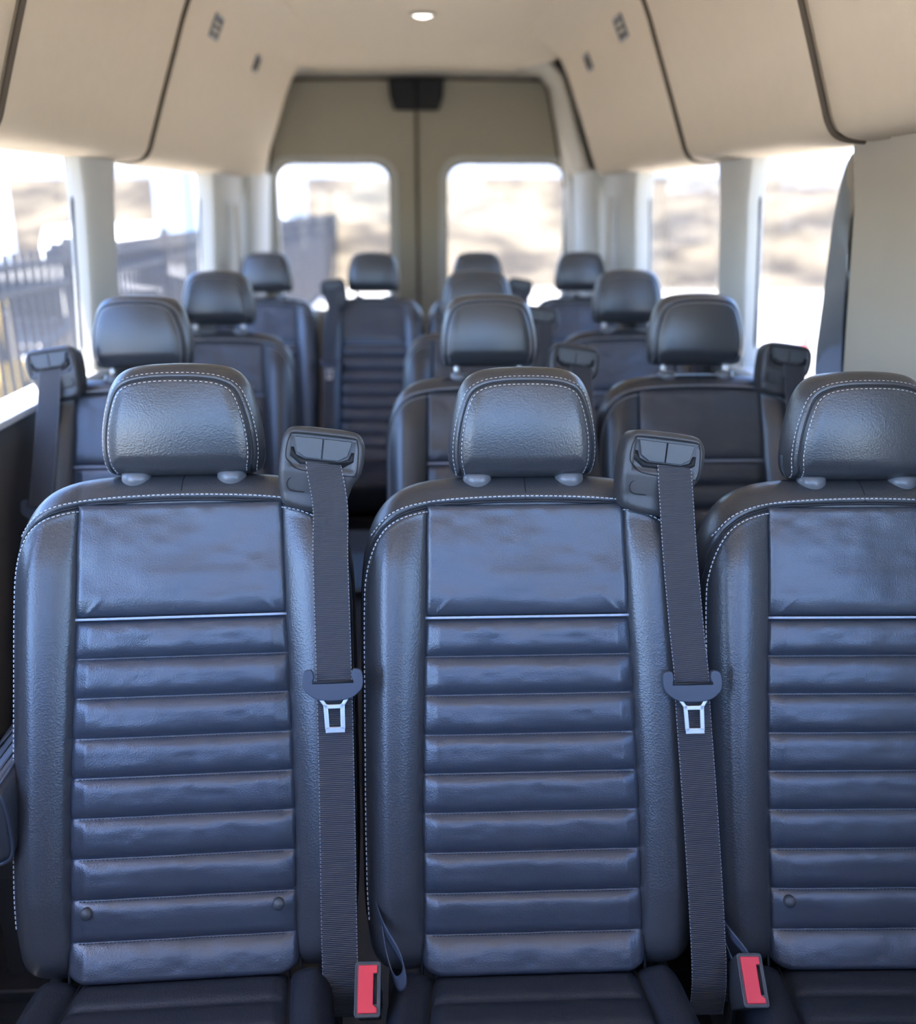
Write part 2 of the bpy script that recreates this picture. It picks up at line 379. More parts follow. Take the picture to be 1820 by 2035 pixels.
def make_seat():
    root = empty('passenger_seat')
    b = solid_pillow(body_out, 150, 200, bmap, bfront_g, lambda S, T: -.115+.03*np.clip((T-.4)/.27, 0, 1)+0*S, .045, .055, .03, .03).build('backrest', M['leather'], root)
    # insert panels
    up = panel_poly(.4675, .6275, .002)
    S, T, N = pillow_arrays(up, 90, 60, .010, .010, upper_front)
    MB().grid(bmap(S, T, N)).build('upper_insert', M['leather2'], root)
    lo = panel_poly(-.020, .4665, .003, bottom_round=.03)
    S, T, N = pillow_arrays(lo, 90, 260, .010, .012, lower_front)
    li = MB().grid(bmap(S, T, N)); lo_o = li.build('lower_insert', M['leather2'], root)
    # piping
    P = np.array([(s, .467) for s in np.linspace(-.1465, .1465, 30)])
    MB().tube(bmap(P[:, 0], P[:, 1], np.full(30, .0035)-.004*(P[:, 0]/.146)**8), .0019, 8).build('piping', M['piping'], root)
    # channel stitching
    for c in chan[1:-1]:
        mb = MB()
        q = np.linspace(-.142, .142, 60)
        pts = bmap(q, np.full(60, c-.0016), lower_front(q, np.full(60, c-.0016))+.0004); nn = np.tile([0, -cos(RC), sin(RC)], (60, 1))
        stitches(mb, pts, nn, .0034, .0018, .0009, .0005)
        mb.build('channel_stitching', M['seam'], lo_o, smooth=False)
    # insert side seams (dark creases)
    for sg in (-1, 1):
        t = np.linspace(-.03, .626, 60); MB().tube(bmap(sg*(si(t)+.0032), t, -.0065+0*t), .0022, 6).build('side_seam', M['seam'], root)
    # crown seam welt + stitching
    A, n = surf_path(seam_full, 0, lift=-.0015)
    MB().tube(A, .0022, 6).build('crown_seam', M['seam'], root)
    mb = MB()
    for off, pts in ((.0068, seam_full), (-.0062, seam_full)):
        sub = pts if off < 0 else [p for p in pts if p[1] > .57]
        A, n = surf_path(sub, off, .003, lift=.0013); stitches(mb, A, n)
    q = np.linspace(.634, .668, 12); A = surf(0*q+.0005, q); e = surf(0*q+.0005, q+.001)-A
    MB().tube(A+np.array([0, 0, -.0004]), .0011, 5).build('crown_centre_seam', M['seam'], root)
    mb.build('crown_stitching', M['stitch'], root, smooth=False)
    # back shell
    MB().prism([(-.205, .0), (.205, .0), (.21, .5), (.18, .60), (-.18, .60), (-.21, .5)],
               lambda x, y: bmap(x, y, -.112), lambda x, y: bmap(x, y, -.128)).build('back_shell', M['carpetgrey'], root, bevel=.006)
    # headrest
    h = solid_pillow(hr_out, 90, 80, hmap, hfront_g, hback, .034, .045, .034, .045).build('headrest', M['leather'], root)
    A, n = hpath(hseam_full, 0)
    MB().tube(A-n*.0012, .0017, 6).build('headrest_seam', M['seam'], h)
    mb = MB()
    for off in (.0058, -.0056):
        A, n = hpath(hseam_full, off); stitches(mb, A, n, .0044, .0020, .0011, .0008)
    mb.build('headrest_stitching', M['stitch'], h, smooth=False)
    for sg in (-1, 1):
        x = sg*.068
        a = bmap(x, .640, -.052); c = hmap(x, .012, -.004)
        MB().tube([a, c], .0065, 12).build('headrest_post', M['steel'], h)
    for sg in (-1, 1):
        x = sg*.068; c0 = Vector(bmap(x, .6655, -.026)); ax = Vector((0, sin(RC)*.4, 1)).normalized()
        MB().tube([c0-ax*.012, c0, c0+ax*.0075, c0+ax*.0095], [.021, .021, .0205, .018], 24).build('post_sleeve', M['sleeve'], root)
    # cushion
    S, T, N = None, None, None
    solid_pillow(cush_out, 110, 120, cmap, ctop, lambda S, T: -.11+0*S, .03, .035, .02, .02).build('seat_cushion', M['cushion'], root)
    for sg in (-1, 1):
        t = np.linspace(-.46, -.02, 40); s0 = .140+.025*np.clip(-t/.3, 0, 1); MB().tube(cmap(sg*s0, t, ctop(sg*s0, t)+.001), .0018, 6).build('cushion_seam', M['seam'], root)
    # pedestal
    mb = MB()
    mb.box((0, -.22, .285), (.40, .36, .05))
    mb.box((0, -.22, .015), (.40, .40, .03))
    for sx in (-1, 1):
        for yy in (-.36, -.08): mb.box((sx*.16, yy, .15), (.045, .045, .26))
    mb.build('pedestal', M['plastic'], root, bevel=.006)
    # hinge block tying backrest to base
    for sx in (-1, 1): MB().box((sx*.195, .05, .31), (.022, .10, .14)).build('recliner_hinge', M['plastic'], root, bevel=.008)
    return root

# belt guide / webbing / buckle ------------------------------------
def gframe(side):
    """frame of the shoulder belt guide: origin and axes (x across, z up, y depth)"""
    o = Vector((side*.203, .222, 1.075)); rot = Matrix.Rotation(R(7.5)*side, 3, 'Y') @ Matrix.Rotation(R(-14), 3, 'X')
    return o, rot
def make_guide(root, side=1):
    o, rot = gframe(side)
    f = lambda x, z, y: tuple(o+rot @ Vector((x*side, y, z)))
    outl = [tuple(p) for p in spline([(-.054, -.045), (-.0585, -.02), (-.0585, .022), (-.054, .040), (-.040, .0495), (.0, .051), (.040, .0495), (.054, .040), (.0590, .022), (.0565, -.006), (.046, -.026), (.038, -.055), (.030, -.068), (-.020, -.066), (-.046, -.060)], 6, closed=True)]
    def mp(S, T, N):
        S = np.asarray(S); T = np.asarray(T); N = np.asarray(N); P = np.zeros(S.shape+(3,)); Rm = np.array(rot)
        L = np.stack([S*side, -N, T], -1); return L @ Rm.T+np.array(o)
    def fr(S, T):
        # shallow oval tray around the slot
        d = np.maximum(np.abs(S)/.047, np.abs(T-.018)/.024); tray = np.clip((1-d)/.10, 0, 1)
        return .012-.003*tray+0*S-.006*np.clip((-.012-T)/.03, 0, 1)
    g = solid_pillow(outl, 60, 60, mp, fr, lambda S, T: -.045+0*S, .010, .012, .012, .012).build('belt_guide', M['plastic'], root)
    # tray rim line
    tr = spline([(-.050, .010), (-.047, .034), (-.036, .0405), (.036, .0405), (.047, .034), (.050, .010), (.049, -.008), (.040, -.0115), (-.026, -.0095), (-.043, -.001)], 8, closed=True)
    MB().tube([f(x, z, -.0115) for x, z in tr], .0011, 5, closed=True).build('tray_seam', M['black'], g)
    # two flap plates
    for k, (a, b) in enumerate(((-.040, -.0008), (.0008, .040))):
        if k == 0: pl = [(a, .036), (b, .036), (b, .0075), (a+.017, .0075), (a+.005, .015)]
        else: pl = [(a, .036), (b, .036), (b-.005, .015), (b-.017, .0075), (a, .0075)]
        MB().prism(pl, lambda x, z: f(x, z, -.0145), lambda x, z: f(x, z, -.008)).build('guide_flap', M['plastic2'], g, bevel=.0012)
    # crescent slot
    c1 = [(-.046, .021), (-.040, .021), (-.036, .011), (-.024, .0065), (.024, .0065), (.036, .011), (.040, .021), (.046, .021), (.044, .008), (.030, -.0015), (-.030, -.0015), (-.044, .008)]
    MB().prism(c1, lambda x, z: f(x, z, -.0102), lambda x, z: f(x, z, -.004)).build('belt_slot', M['black'], g)
    rp = [(-.045+.008*(1-cos(k*pi/8)), -.030+.0095*sin(k*pi/8-pi/2)) for k in range(9)]
    rp = spline([(-.020, -.0205), (-.036, -.0205), (-.0425, -.0235), (-.045, -.030), (-.0425, -.0365), (-.036, -.0395), (-.020, -.0395)], 6)
    MB().tube([f(x, z, -.0095+.0015*0) for x, z in rp], .0008, 5).build('guide_button_seam', M['black'], g)
    return g
def ribbon(mb, P, wv, width, th, nrm, uvs, v0=0.):
    """P centre pts, wv width direction per point"""
    k0 = len(mb.v); L = 0.; prev = None
    nacross = 6
    for p, wd, n in zip(P, wv, nrm):
        p = Vector(p); wd = Vector(wd).normalized(); n = Vector(n).normalized()
        if prev is not None: L += (p-prev).length
        prev = p
        for q in range(nacross):
            u = q/(nacross-1); mb.v.append(tuple(p+wd*(u-.5)*width+n*(th/2))); uvs.append((u, v0+L))
        for q in range(nacross):
            u = 1-q/(nacross-1); mb.v.append(tuple(p+wd*(u-.5)*width-n*(th/2))); uvs.append((u, v0+L))
    m = 2*nacross
    for i in range(len(P)-1):
        for q in range(m):
            a = k0+i*m+q; b = k0+i*m+(q+1) % m; mb.f.append((a, b, b+m, a+m))
    mb.f.append(tuple(k0+q for q in range(m))); mb.f.append(tuple(k0+(len(P)-1)*m+q for q in range(m)))
def make_belt(root, side=1, tongue_t=.372, lean=0.):
    o, rot = gframe(side)
    st = o+rot @ Vector((.003*side, -.0085, .004)); n0 = np.array((0, -cos(RC), sin(RC)))
    mb = MB(); uvs = []
    # points: s,t,n along backrest
    key = [(.2085, .612, .046), (.2105, .55, .047), (.2165, .45, .047), (.2205, .385, .050), (.223, .34, .044), (.230, .20, .040), (.236, .06, .034), (.240, -.03, .022), (.240, -.085, .0)]
    if lean: key = [(a_+.006-lean*(.61-t_), t_, n_) for a_, t_, n_ in key]
    pts = [tuple(st+Vector((0, .004, .004))), tuple(st+Vector((0, -.004, -.006)))]+[tuple(bmap(side*s, t, n)) for s, t, n in key]
    P = resample(spline(pts, 10), .008)
    wv = np.tile([1., 0, 0], (len(P), 1)); tt = np.linspace(0, 1, len(P)); wv[:, 2] = -side*(.12*np.exp(-tt*14)+.03)
    tg = np.gradient(P, axis=0); nr = np.cross(wv, tg); nr /= np.linalg.norm(nr, axis=1)[:, None]; nr *= np.sign(-nr[:, 1:2])
    wv2 = np.cross(tg, nr)
    ribbon(mb, P, wv2, .0485, .0014, nr, uvs)
    web = mb.build('belt_webbing', M['webbing'], root, smooth=False, uv=uvs)
    # latch tongue
    def tm(x, z, n): return tuple(bmap(side*(.220+(.006-lean*.238 if lean else 0))+x-(z*.03*side), tongue_t+z, .052+n))
    tp = [tuple(p) for p in spline([(-.0405, .014), (-.0405, -.002), (-.035, -.011), (-.018, -.0205), (.018, -.0205), (.035, -.011), (.0405, -.002), (.0405, .014), (.036, .0195), (.028, .0195), (.0255, .010), (.0255, .003), (0, .002), (-.0255, .003), (-.0255, .010), (-.028, .0195), (-.036, .0195)], 3, closed=True)]
    t = MB().prism(tp, lambda x, z: tm(x, z, .006), lambda x, z: tm(x, z, -.005)).build('latch_tongue', M['tongue'], web, bevel=.0025)
    MB().prism([(-.028, .005), (.028, .005), (.028, .0015), (-.028, .0015)], lambda x, z: tm(x, z, .0066), lambda x, z: tm(x, z, .004)).build('tongue_slot', M['black'], web)
    # steel plate with window
    mb = MB()
    def barp(a, b, wd):
        a = Vector(a); b = Vector(b); dr = (b-a).normalized(); s = Vector((-dr.y, dr.x))*wd/2
        mb.prism([tuple(a+s), tuple(b+s), tuple(b-s), tuple(a-s)], lambda x, z: tm(x, z, .0035), lambda x, z: tm(x, z, .0005))
    barp((-.0185, -.018), (-.0105, -.030), .005); barp((.0185, -.018), (.0105, -.030), .005)
    barp((-.0115, -.026), (-.0105, -.060), .006); barp((.0115, -.026), (.0105, -.060), .006)
    barp((-.0135, -.0295), (.0135, -.0295), .006); barp((-.0130, -.0605), (.0130, -.0605), .008)
    mb.build('tongue_plate', M['steel'], web, smooth=False, bevel=.0007)
    return web
def make_buckle(root, side=1, tilt=0.):
    c = Vector((-side*.228, -.075, .467)); rot = Matrix.Rotation(R(tilt), 3, 'Z') @ Matrix.Rotation(R(-52), 3, 'X')   # x across, z long axis, -y face
    f = lambda x, z, y: tuple(c+rot @ Vector((x, y, z)))
    def rr(w_, h_, r=.003, ox=0, oz=0):
        P = []
        for cx, cz, a0 in ((w_-r, h_-r, 0), (-w_+r, h_-r, 90), (-w_+r, -h_+r, 180), (w_-r, -h_+r, 270)):
            for k in range(4): P.append((ox+cx+r*cos(R(a0+k*30)), oz+cz+r*sin(R(a0+k*30))))
        return P
    bk = MB().prism(rr(.0165, .032), lambda x, z: f(x, z, 0), lambda x, z: f(x*.9, z*.9, .075)).build('buckle', M['plastic'], root, bevel=.0015)
    poly = [(-.0125, .028), (.0125, .028), (.0125, .018), (.0075, .018), (.0075, -.018), (.0125, -.022), (.0125, -.028), (-.0125, -.028)]
    MB().prism(poly, lambda x, z: f(x, z, -.0032), lambda x, z: f(x, z, .002)).build('release_button', M['red'], bk, bevel=.0012)
    MB().prism([(.0076, .0175), (.0122, .0175), (.0122, -.0175), (.0076, -.0175)], lambda x, z: f(x, z, -.0006), lambda x, z: f(x, z, .002)).build('buckle_slot', M['black'], bk)
    MB().tube([f(x, z, 0) for x, z in rr(.0160, .0315)], .0011, 5, closed=True).build('buckle_rim', M['plastic2'], bk)
    mb = MB(); uvs = []
    P = resample(spline([f(0, 0, .07), f(0, .01, .12), (c.x, c.y+.08, c.z-.12)], 8), .01); wv = np.tile([1., 0, .15], (len(P), 1)); nr = np.tile([0, -.7, .7], (len(P), 1))
    ribbon(mb, P, wv, .028, .002, nr, uvs); mb.build('buckle_stalk', M['webbing'], root, smooth=False, uv=uvs)
    # loose strap loop hanging beside the buckle
    mb = MB(); uvs = []; b = Vector((c.x+.036, -.025, .492))
    P = resample(spline([b+Vector((-.028, .05, .02)), b+Vector((-.014, .012, .012)), b+Vector((.008, -.022, -.004)), b+Vector((.012, -.036, -.022)), b+Vector((.001, -.032, -.034)), b+Vector((-.010, -.006, -.022)), b+Vector((-.02, .04, .0))], 8), .004)
    tg = np.gradient(P, axis=0); wv = np.tile([.25, -.5, -.8], (len(P), 1)); nr = np.cross(tg, wv)
    ribbon(mb, P, wv, .019, .0015, nr, uvs); mb.build('strap_loop', M['tongue'], root)
    return bk
def make_snaps(root):
    for sx in (-.130, .130):
        c = Vector(bmap(sx, .073, .010)); ax = Vector((0, -cos(RC), sin(RC)))
        MB().tube([c-ax*.006, c+ax*.0015, c+ax*.0045, c+ax*.0062], [.0082, .0082, .0066, .001], 20).build('snap_button', M['plastic2'], root)

def copy_tree(o, parent=None, skip=()):
    c = o.copy(); C.objects.link(c)
    if parent is not None: c.parent = parent
    for ch in list(o.children):
        if ch.name.split('.')[0] in skip: continue
        copy_tree(ch, c, skip)
    return c
proto = make_seat()
make_guide(proto); make_belt(proto, lean=.05)
RY = 1.022
def raise_head(root, dz):
    for ch in root.children:
        if ch.name.startswith('headrest'): ch.location = (0, dz*.25, dz)
LB = ('belt_guide', 'belt_webbing', 'buckle', 'buckle_stalk', 'strap_loop')
# mirrored-belt prototype for the window seats on the left
rows = [
 # x, row offset, yaw, belt side, head raise, snaps, label, group
 (-.333, 0, 2.2, 1, 0, True, 'charcoal leather front row seat at far left, with folded armrest on its left side', 'three seats of the front row'),
 (.144, 0, 0, 1, 0, False, 'charcoal leather front row seat in the middle, ribbed backrest without snap buttons', 'three seats of the front row'),
 (.631, 0, -1.6, 1, 0, True, 'charcoal leather front row seat at right, partly cut off by the picture edge', 'three seats of the front row'),
 (-.622, .788, 0, -1, .022, False, 'black leather second row window seat by the fence side, belt guide on its left shoulder', 'seats of the second row'),
 (.148, .788, 0, 1, .022, False, 'black leather second row seat next to the aisle, right behind the middle front seat', 'seats of the second row'),
 (.620, .788, 0, 1, .022, False, 'black leather second row seat by the right window, headrest raised on two posts', 'seats of the second row'),
 (-.616, 1.576, 0, -1, .022, False, 'black leather third row seat left of the aisle, headrest third from front in left column', 'seats of the third row'),
 (.168, 1.576, 0, 1, .022, False, 'black leather third row aisle seat, middle of three headrests lined up behind each other', 'seats of the third row'),
 (.632, 1.576, 0, 1, .022, False, 'black leather third row seat on the right, between near window seat and rear bench', 'seats of the third row'),
 (-.640, 2.654, 0, -1, .022, False, 'dark rear row seat in the left corner, in front of left door window edge', 'seats of the rear row'),
 (-.200, 2.654, 0, -1, .022, False, 'dark rear row seat seen full height down the aisle, left of the door seam', 'seats of the rear row'),
 (.232, 2.654, 0, 1, .022, False, 'dark rear row seat right of the door seam, only its headrest top showing', 'seats of the rear row'),
 (.662, 2.654, 0, 1, .022, False, 'dark rear row seat in the right corner, in front of right door window', 'seats of the rear row'),
]
first = True; protoL = None; protoR = None
for (x, dy, yaw, side, hr, snaps, label, grp) in rows:
    if first: r = proto; first = False
    elif protoR is None:
        r = copy_tree(proto, skip=LB+('snap_button', 'armrest')); make_guide(r); make_belt(r); make_buckle(r); protoR = r
    elif side == 1:
        r = copy_tree(protoR)
    else:
        if protoL is None:
            r = copy_tree(proto, skip=LB+('snap_button', 'armrest')); make_guide(r, -1); make_belt(r, -1); make_buckle(r, -1); protoL = r
        else: r = copy_tree(protoL)
    if snaps: make_snaps(r)
    r.location = (x, RY+dy, {.144: -.008, .631: -.018}.get(x, 0)); r.rotation_euler = (0, 0, R(yaw)); tag(r, label, 'seat', grp)
    if dy > 2: r.scale = (.885, 1, 1)
    elif dy > 0: r.scale = (.96, 1, 1)
    elif x < 0: r.scale = (.985, 1, 1)
    bx = {.144: 0., .631: .020, -.622: .022}.get(x, 0)
    for ch in r.children:
        kd = ch.name.split('.')[0]
        if kd == 'headrest': ch.scale = (1.16 if dy > 2 else 1.09 if dy > 0 else 1.10 if x < 0 else 1.045, 1, 1)
        if x == .144 and dy == 0 and kd == 'belt_guide': ch.location.x = -.012
        if x == .631 and kd in ('buckle', 'buckle_stalk'): ch.location.x = bx
        if x == .631 and kd == 'strap_loop': ch.location = (-.02, 0, -.012)
        if x == -.622 and kd in ('belt_guide', 'belt_webbing'): ch.location.x = bx
    raise_head(r, hr)
# armrest on the leftmost front seat
arm_poly = [tuple(p) for p in spline([(-.045, -.062), (-.05, 0), (-.048, .035), (-.030, .05), (.012, .05), (.026, .038), (.030, .0), (.028, -.045), (.016, -.062), (-.010, -.068)], 5, closed=True)]
def arm_pt(x, z, y): return (-.243+x*.8, .035+y, .645+z*.95)
mb = MB(); n = len(arm_poly); ysl = [(0, .80), (.004, .93), (.012, 1.), (.10, 1.), (.20, 1.), (.32, .98), (.33, .8)]
rings = [[arm_pt(x*s, z*s, y) for x, z in arm_poly] for y, s in ysl]
V = [p for rg in rings for p in rg]; F = []
for i in range(len(ysl)-1):
    for k in range(n): F.append((i*n+k, i*n+(k+1) % n, (i+1)*n+(k+1) % n, (i+1)*n+k))
F.append(tuple(range(n))); F.append(tuple((len(ysl)-1)*n+k for k in range(n)))
arm = mb.add(V, F).build('armrest', M['leather'], proto)
mb = MB()
for k in range(4): mb.tube([arm_pt(-.035+k*.016, .0505, .01), arm_pt(-.03+k*.016, .0515, .12), arm_pt(-.012+k*.012, .050, .31)], .0022, 6)
mb.build('armrest_pleat', M['leather2'], arm)
mb = MB(); mb.tube([arm_pt(x*.985, z*.985, .0045) for x, z in arm_poly], .0028, 6, closed=True); mb.build('armrest_welt', M['leather2'], arm)

# ============================================================ THE VAN SHELL
WX0, WX1 = .90, .865     # wall half width at sill / window head
Z0, Z1 = .98, 1.535
YF, YR = -1.35, 5.20
YQ = -.82      # front edge of the roof above the windscreen
def floor_():
    struct(MB().box((0, (YF+YR)/2, -.03), (2.0, YR-YF, .06)).build('floor', M['floor']))
floor_()
prof = spline([(.90, 1.53), (.83, 1.530), (.785, 1.538), (.764, 1.560), (.748, 1.60), (.715, 1.69), (.670, 1.81), (.628, 1.92), (.585, 2.00), (.52, 2.055), (.45, 2.078)], 5)
def side_panel(name, sg, y0, y1, prof=prof, m=None, r=.02, endcap=True, label=None):
    P = np.array(prof); tg = np.gradient(P, axis=0); tg /= np.linalg.norm(tg, axis=1)[:, None]; nr = np.stack([tg[:, 1], -tg[:, 0]], 1)
    # outward = away from the cabin centre
    nr *= np.sign((nr[:, :1]*(P[:, :1]-.3)+nr[:, 1:]*(P[:, 1:]-1.3)))
    rowsY = [(y0, .030), (y0+r*.06, .016), (y0+r*.3, .006), (y0+r, 0)]+[(y, 0) for y in np.linspace(y0+r+.05, y1-r-.05, 4)]+[(y1-r, 0), (y1-r*.3, .006), (y1-r*.06, .016), (y1, .030)]
    G = np.zeros((len(rowsY), len(P), 3))
    for i, (y, off) in enumerate(rowsY):
        Q = P+nr*off; G[i, :, 0] = sg*Q[:, 0]; G[i, :, 1] = y; G[i, :, 2] = Q[:, 1]
    o = MB().grid(G).build(name, m or M['liner'])
    s = o.modifiers.new('thick', 'SOLIDIFY'); s.thickness = .004; s.offset = 0
    return struct(o, label)
t = 1
for sg in (-1, 1):
    ends = (4.86 if sg < 0 else 4.30)
    for yy in (1.850, 2.840):
        pg = np.array(prof)*np.array([.998, 1.0]); pg[:, 0] -= .0005
        g_ = MB().tube([(sg*x, yy, z) for x, z in pg[3:]], .0062, 8).build('trim_%d' % t, M['gap']); t += 1; struct(g_)  # dark tube stands in for the shade inside the recessed panel seam
    for (a, b) in ((-.8, 1.842), (1.858, 2.831), (2.849, ends)):
        side_panel('trim_%d' % t, sg, a, b); t += 1
# dark backing behind the panel seams
def backing(sg):
    P = np.array(prof); G = np.zeros((2, len(P), 3))
    for i, y in enumerate((YQ, 4.9 if sg < 0 else 4.34)):
        G[i, :, 0] = sg*(P[:, 0]+.02); G[i, :, 1] = y; G[i, :, 2] = P[:, 1]+.014
    return G
for sg in (-1, 1):
    o = MB().grid(backing(sg)).build('trim_%d' % t, M['gap']); t += 1; struct(o)
    s = o.modifiers.new('thick', 'SOLIDIFY'); s.thickness = .006; s.offset = 0
# ceiling sheet
cx = np.linspace(-.62, .62, 40); cyv = [YQ, 0, 1, 2, 3, 4.0, 4.36, 4.46, 4.54, 4.62, 4.75, 5.00, 5.16]
czv = [2.09]*6+[2.089, 2.082, 2.068, 2.050, 2.040, 2.032, 2.028]
G = np.zeros((len(cyv), len(cx), 3))
for i, (y, z) in enumerate(zip(cyv, czv)):
    G[i, :, 0] = cx; G[i, :, 1] = y; G[i, :, 2] = z-.012*np.abs(cx/.45)**4*np.where(np.abs(cx) < .5, 1, 1)
G[:, :, 2] = np.maximum(G[:, :, 2], 2.03-.0*G[:, :, 2])
o = MB().grid(G).build('ceiling', M['liner']); s = o.modifiers.new('thick', 'SOLIDIFY'); s.thickness = .01; s.offset = 1; struct(o)
# outer roof skin keeps daylight out
mb = MB(); rp = [(-.915, 1.548), (-.90, 1.80), (-.82, 2.05), (-.6, 2.16), (0, 2.2), (.6, 2.16), (.82, 2.05), (.90, 1.80), (.915, 1.548)]
rp2 = [(x*.98, z-.012) for x, z in rp][::-1]
mb.prism(rp+rp2, lambda x, z: (x, YQ, z), lambda x, z: (x, YR+.06, z)); struct(mb.build('trim_%d' % t, M['white'], smooth=False)); t += 1
# side walls below the windows
def wall(sg, name):
    mb = MB()
    y0 = 0.95 if sg < 0 else .2    # the sliding door on the left stands open further forward
    pf = [(.905, .98), (.890, .972), (.884, .955), (.888, .90), (.90, .80), (.90, 0), (.97, 0), (.97, .98)]
    mb.prism(pf, lambda x, z: (sg*x, y0, z), lambda x, z: (sg*x, YR, z))
    return struct(mb.build(name, M['lower'], bevel=.004))
wall(-1, 'wall_left'); wall(1, 'wall_right')
# pale window ledges on top of the walls
for sg in (-1, 1):
    mb = MB().box((sg*.913, (1.0+4.2)/2 if sg < 0 else 3.0, .986), (.105, 3.2 if sg < 0 else 2.4, .016)); struct(mb.build('trim_%d' % t, M['white'], bevel=.004)); t += 1
# window head strip
for sg in (-1, 1):
    struct(MB().box((sg*.888, (YQ+YR)/2, 1.562), (.035, YR-YQ, .05)).build('trim_%d' % t, M['liner_grey'], bevel=.004)); t += 1
def pillar(sg, y0, y1, depth=.055, m=None, name=None, z0=.97, z1=1.56):
    """pillar leaning inwards towards the top, rounded inner corners"""
    mb = MB()
    def lvl(z):
        k = (z-Z0)/(Z1-Z0); xo = WX0+.012+(WX1-WX0)*k; xi = WX0+(WX1-WX0)*k-depth
        fl = .025*max(0, (k-.8)/.2)+.02*max(0, (.12-k)/.12)
        a, b = y0-fl, y1+fl
        return [(xo, a), (xi+.03, a), (xi+.010, a+.008), (xi, a+.025), (xi, b-.025), (xi+.010, b-.008), (xi+.03, b), (xo, b)]
    zs = np.linspace(z0, z1, 14); V = []
    for z in zs: V += [(sg*x, y, z) for x, y in lvl(z)]
    F = [tuple(range(8)), tuple(13*8+k for k in range(8))]
    for i in range(13):
        for k in range(8): F.append((i*8+k, i*8+(k+1) % 8, (i+1)*8+(k+1) % 8, (i+1)*8+k))
    return struct(mb.add(V, F).build(name, m or M['pillar'], bevel=.002))
pillar(-1, 2.50, 2.74, .035, name='trim_%d' % t); t += 1
pillar(1, 2.50, 2.74, .035, name='trim_%d' % t); t += 1
pillar(-1, 3.92, 4.5, .06, name='trim_%d' % t); t += 1
pillar(1, 3.72, 4.35, .06, name='trim_%d' % t); t += 1
pillar(-1, 4.55, 5.15, .09, name='trim_%d' % t); t += 1
pillar(1, 4.40, 5.15, .09, name='trim_%d' % t); t += 1
pillar(1, .75, 1.90, .03, M['liner_grey'], name='trim_%d' % t, z0=.60); t += 1
pillar(1, .75, 1.72, .045, M['liner_grey'], name='trim_%d' % t, z0=.60); t += 1
pillar(-1, .95, 1.12, .03, M['liner_grey'], name='trim_%d' % t, z0=.0); t += 1
# shoulder belt slots and slanted strap cover on the rear right pillar
mb = MB().box((.785, 4.04, 1.30), (.006, .06, .28)); struct(mb.build('trim_%d' % t, M['liner_grey'], bevel=.01)); t += 1
mb = MB().box((-.785, 4.20, 1.24), (.006, .07, .34)); struct(mb.build('trim_%d' % t, M['liner_grey'], bevel=.01)); t += 1
# side windows: glass panes with a dark seal
wn = 1
def side_window(sg, y0, y1):
    global wn
    mb = MB(); c = [(y0, Z0), (y1, Z0), (y1, Z1), (y0, Z1)]
    X = lambda z: sg*(WX0+.004+(WX1-WX0)*(z-Z0)/(Z1-Z0))
    mb.prism(c, lambda y, z: (X(z), y, z), lambda y, z: (X(z)+sg*.004, y, z))
    o = struct(mb.build('window_%d' % wn, M['tinted'], smooth=False)); wn += 1
    MB().tube([(X(z)-sg*.002, y, z) for y, z in spline([(y0+.0, Z0+.02), (y0+.0, Z1-.03), (y0+.03, Z1), (y1-.03, Z1), (y1, Z1-.03), (y1, Z0+.02), (y1-.02, Z0), (y0+.02, Z0)], 3, True)], .0045, 6, closed=True).build('window_seal', M['fence'], o)
    return o
side_window(-1, 1.12, 2.50); side_window(-1, 2.74, 3.92); side_window(1, 1.90, 2.50); side_window(1, 2.74, 3.72)
# front: bulkhead below, windscreen opening with glass, roof header
struct(MB().box((0, YF-.02, .40), (2.0, .04, 1.0)).build('wall_front', M['lower'], smooth=False))
struct(MB().prism([(-.88, .90), (.88, .90), (.80, 2.02), (-.80, 2.02)], lambda x, z: (x, YF-.01+(z-.9)*.46, z), lambda x, z: (x, YF-.015+(z-.9)*.46, z)).build('window_%d' % wn, M['glass'], smooth=False)); wn += 1
struct(MB().box((0, -.27, .61), (1.86, .10, 1.22)).build('trim_%d' % t, M['lower'], bevel=.02)); t += 1  # unseen partition behind the camera, added to shade the lower seats
struct(MB().box((-.95, .15, .45), (.05, 1.6, .95)).build('trim_%d' % t, M['lower'], smooth=False)); t += 1  # unseen low panel across the left opening, added to cut light near the floor
struct(MB().box((.95, -.2, .45), (.05, 1.9, .95)).build('trim_%d' % t, M['lower'], smooth=False)); t += 1
struct(MB().box((-.95, -1.0, .45), (.05, .7, .95)).build('trim_%d' % t, M['lower'], smooth=False)); t += 1

# ---- rear frame and the two rear doors
YD = 5.20
outer = [(-1.0, -.05), (1.0, -.05), (1.0, 2.2), (-1.0, 2.2)]
open_pts = [(-.80, .02), (-.835, .60), (-.835, 1.0), (-.805, 1.50), (-.765, 1.72), (-.715, 1.95), (-.695, 2.00), (-.66, 2.018), (0, 2.026), (.615, 2.018), (.645, 2.00), (.665, 1.95), (.715, 1.72), (.765, 1.50), (.80, 1.0), (.80, .60), (.78, .02)]
def frame_ring(inner, outerf, y0, y1, name, m):
    mb = MB(); n = len(inner)
    oo = [outerf(*p) for p in inner]
    V = [(x, y0, z) for x, z in inner]+[(x, y0, z) for x, z in oo]+[(x, y1, z) for x, z in inner]+[(x, y1, z) for x, z in oo]; F = []
    for i in range(n-1):
        F += [(i, i+1, n+i+1, n+i), (2*n+i, 3*n+i, 3*n+i+1, 2*n+i+1), (i, 2*n+i, 2*n+i+1, i+1), (n+i, n+i+1, 3*n+i+1, 3*n+i)]
    return struct(mb.add(V, F).build(name, m, bevel=.01))
frame_ring(open_pts, lambda x, z: (max(-1, min(1, x*1.4)) if abs(x) > .01 else x, z+.17 if z > 1.97 else z), 5.02, 5.19, 'wall_rear', M['liner_grey'])
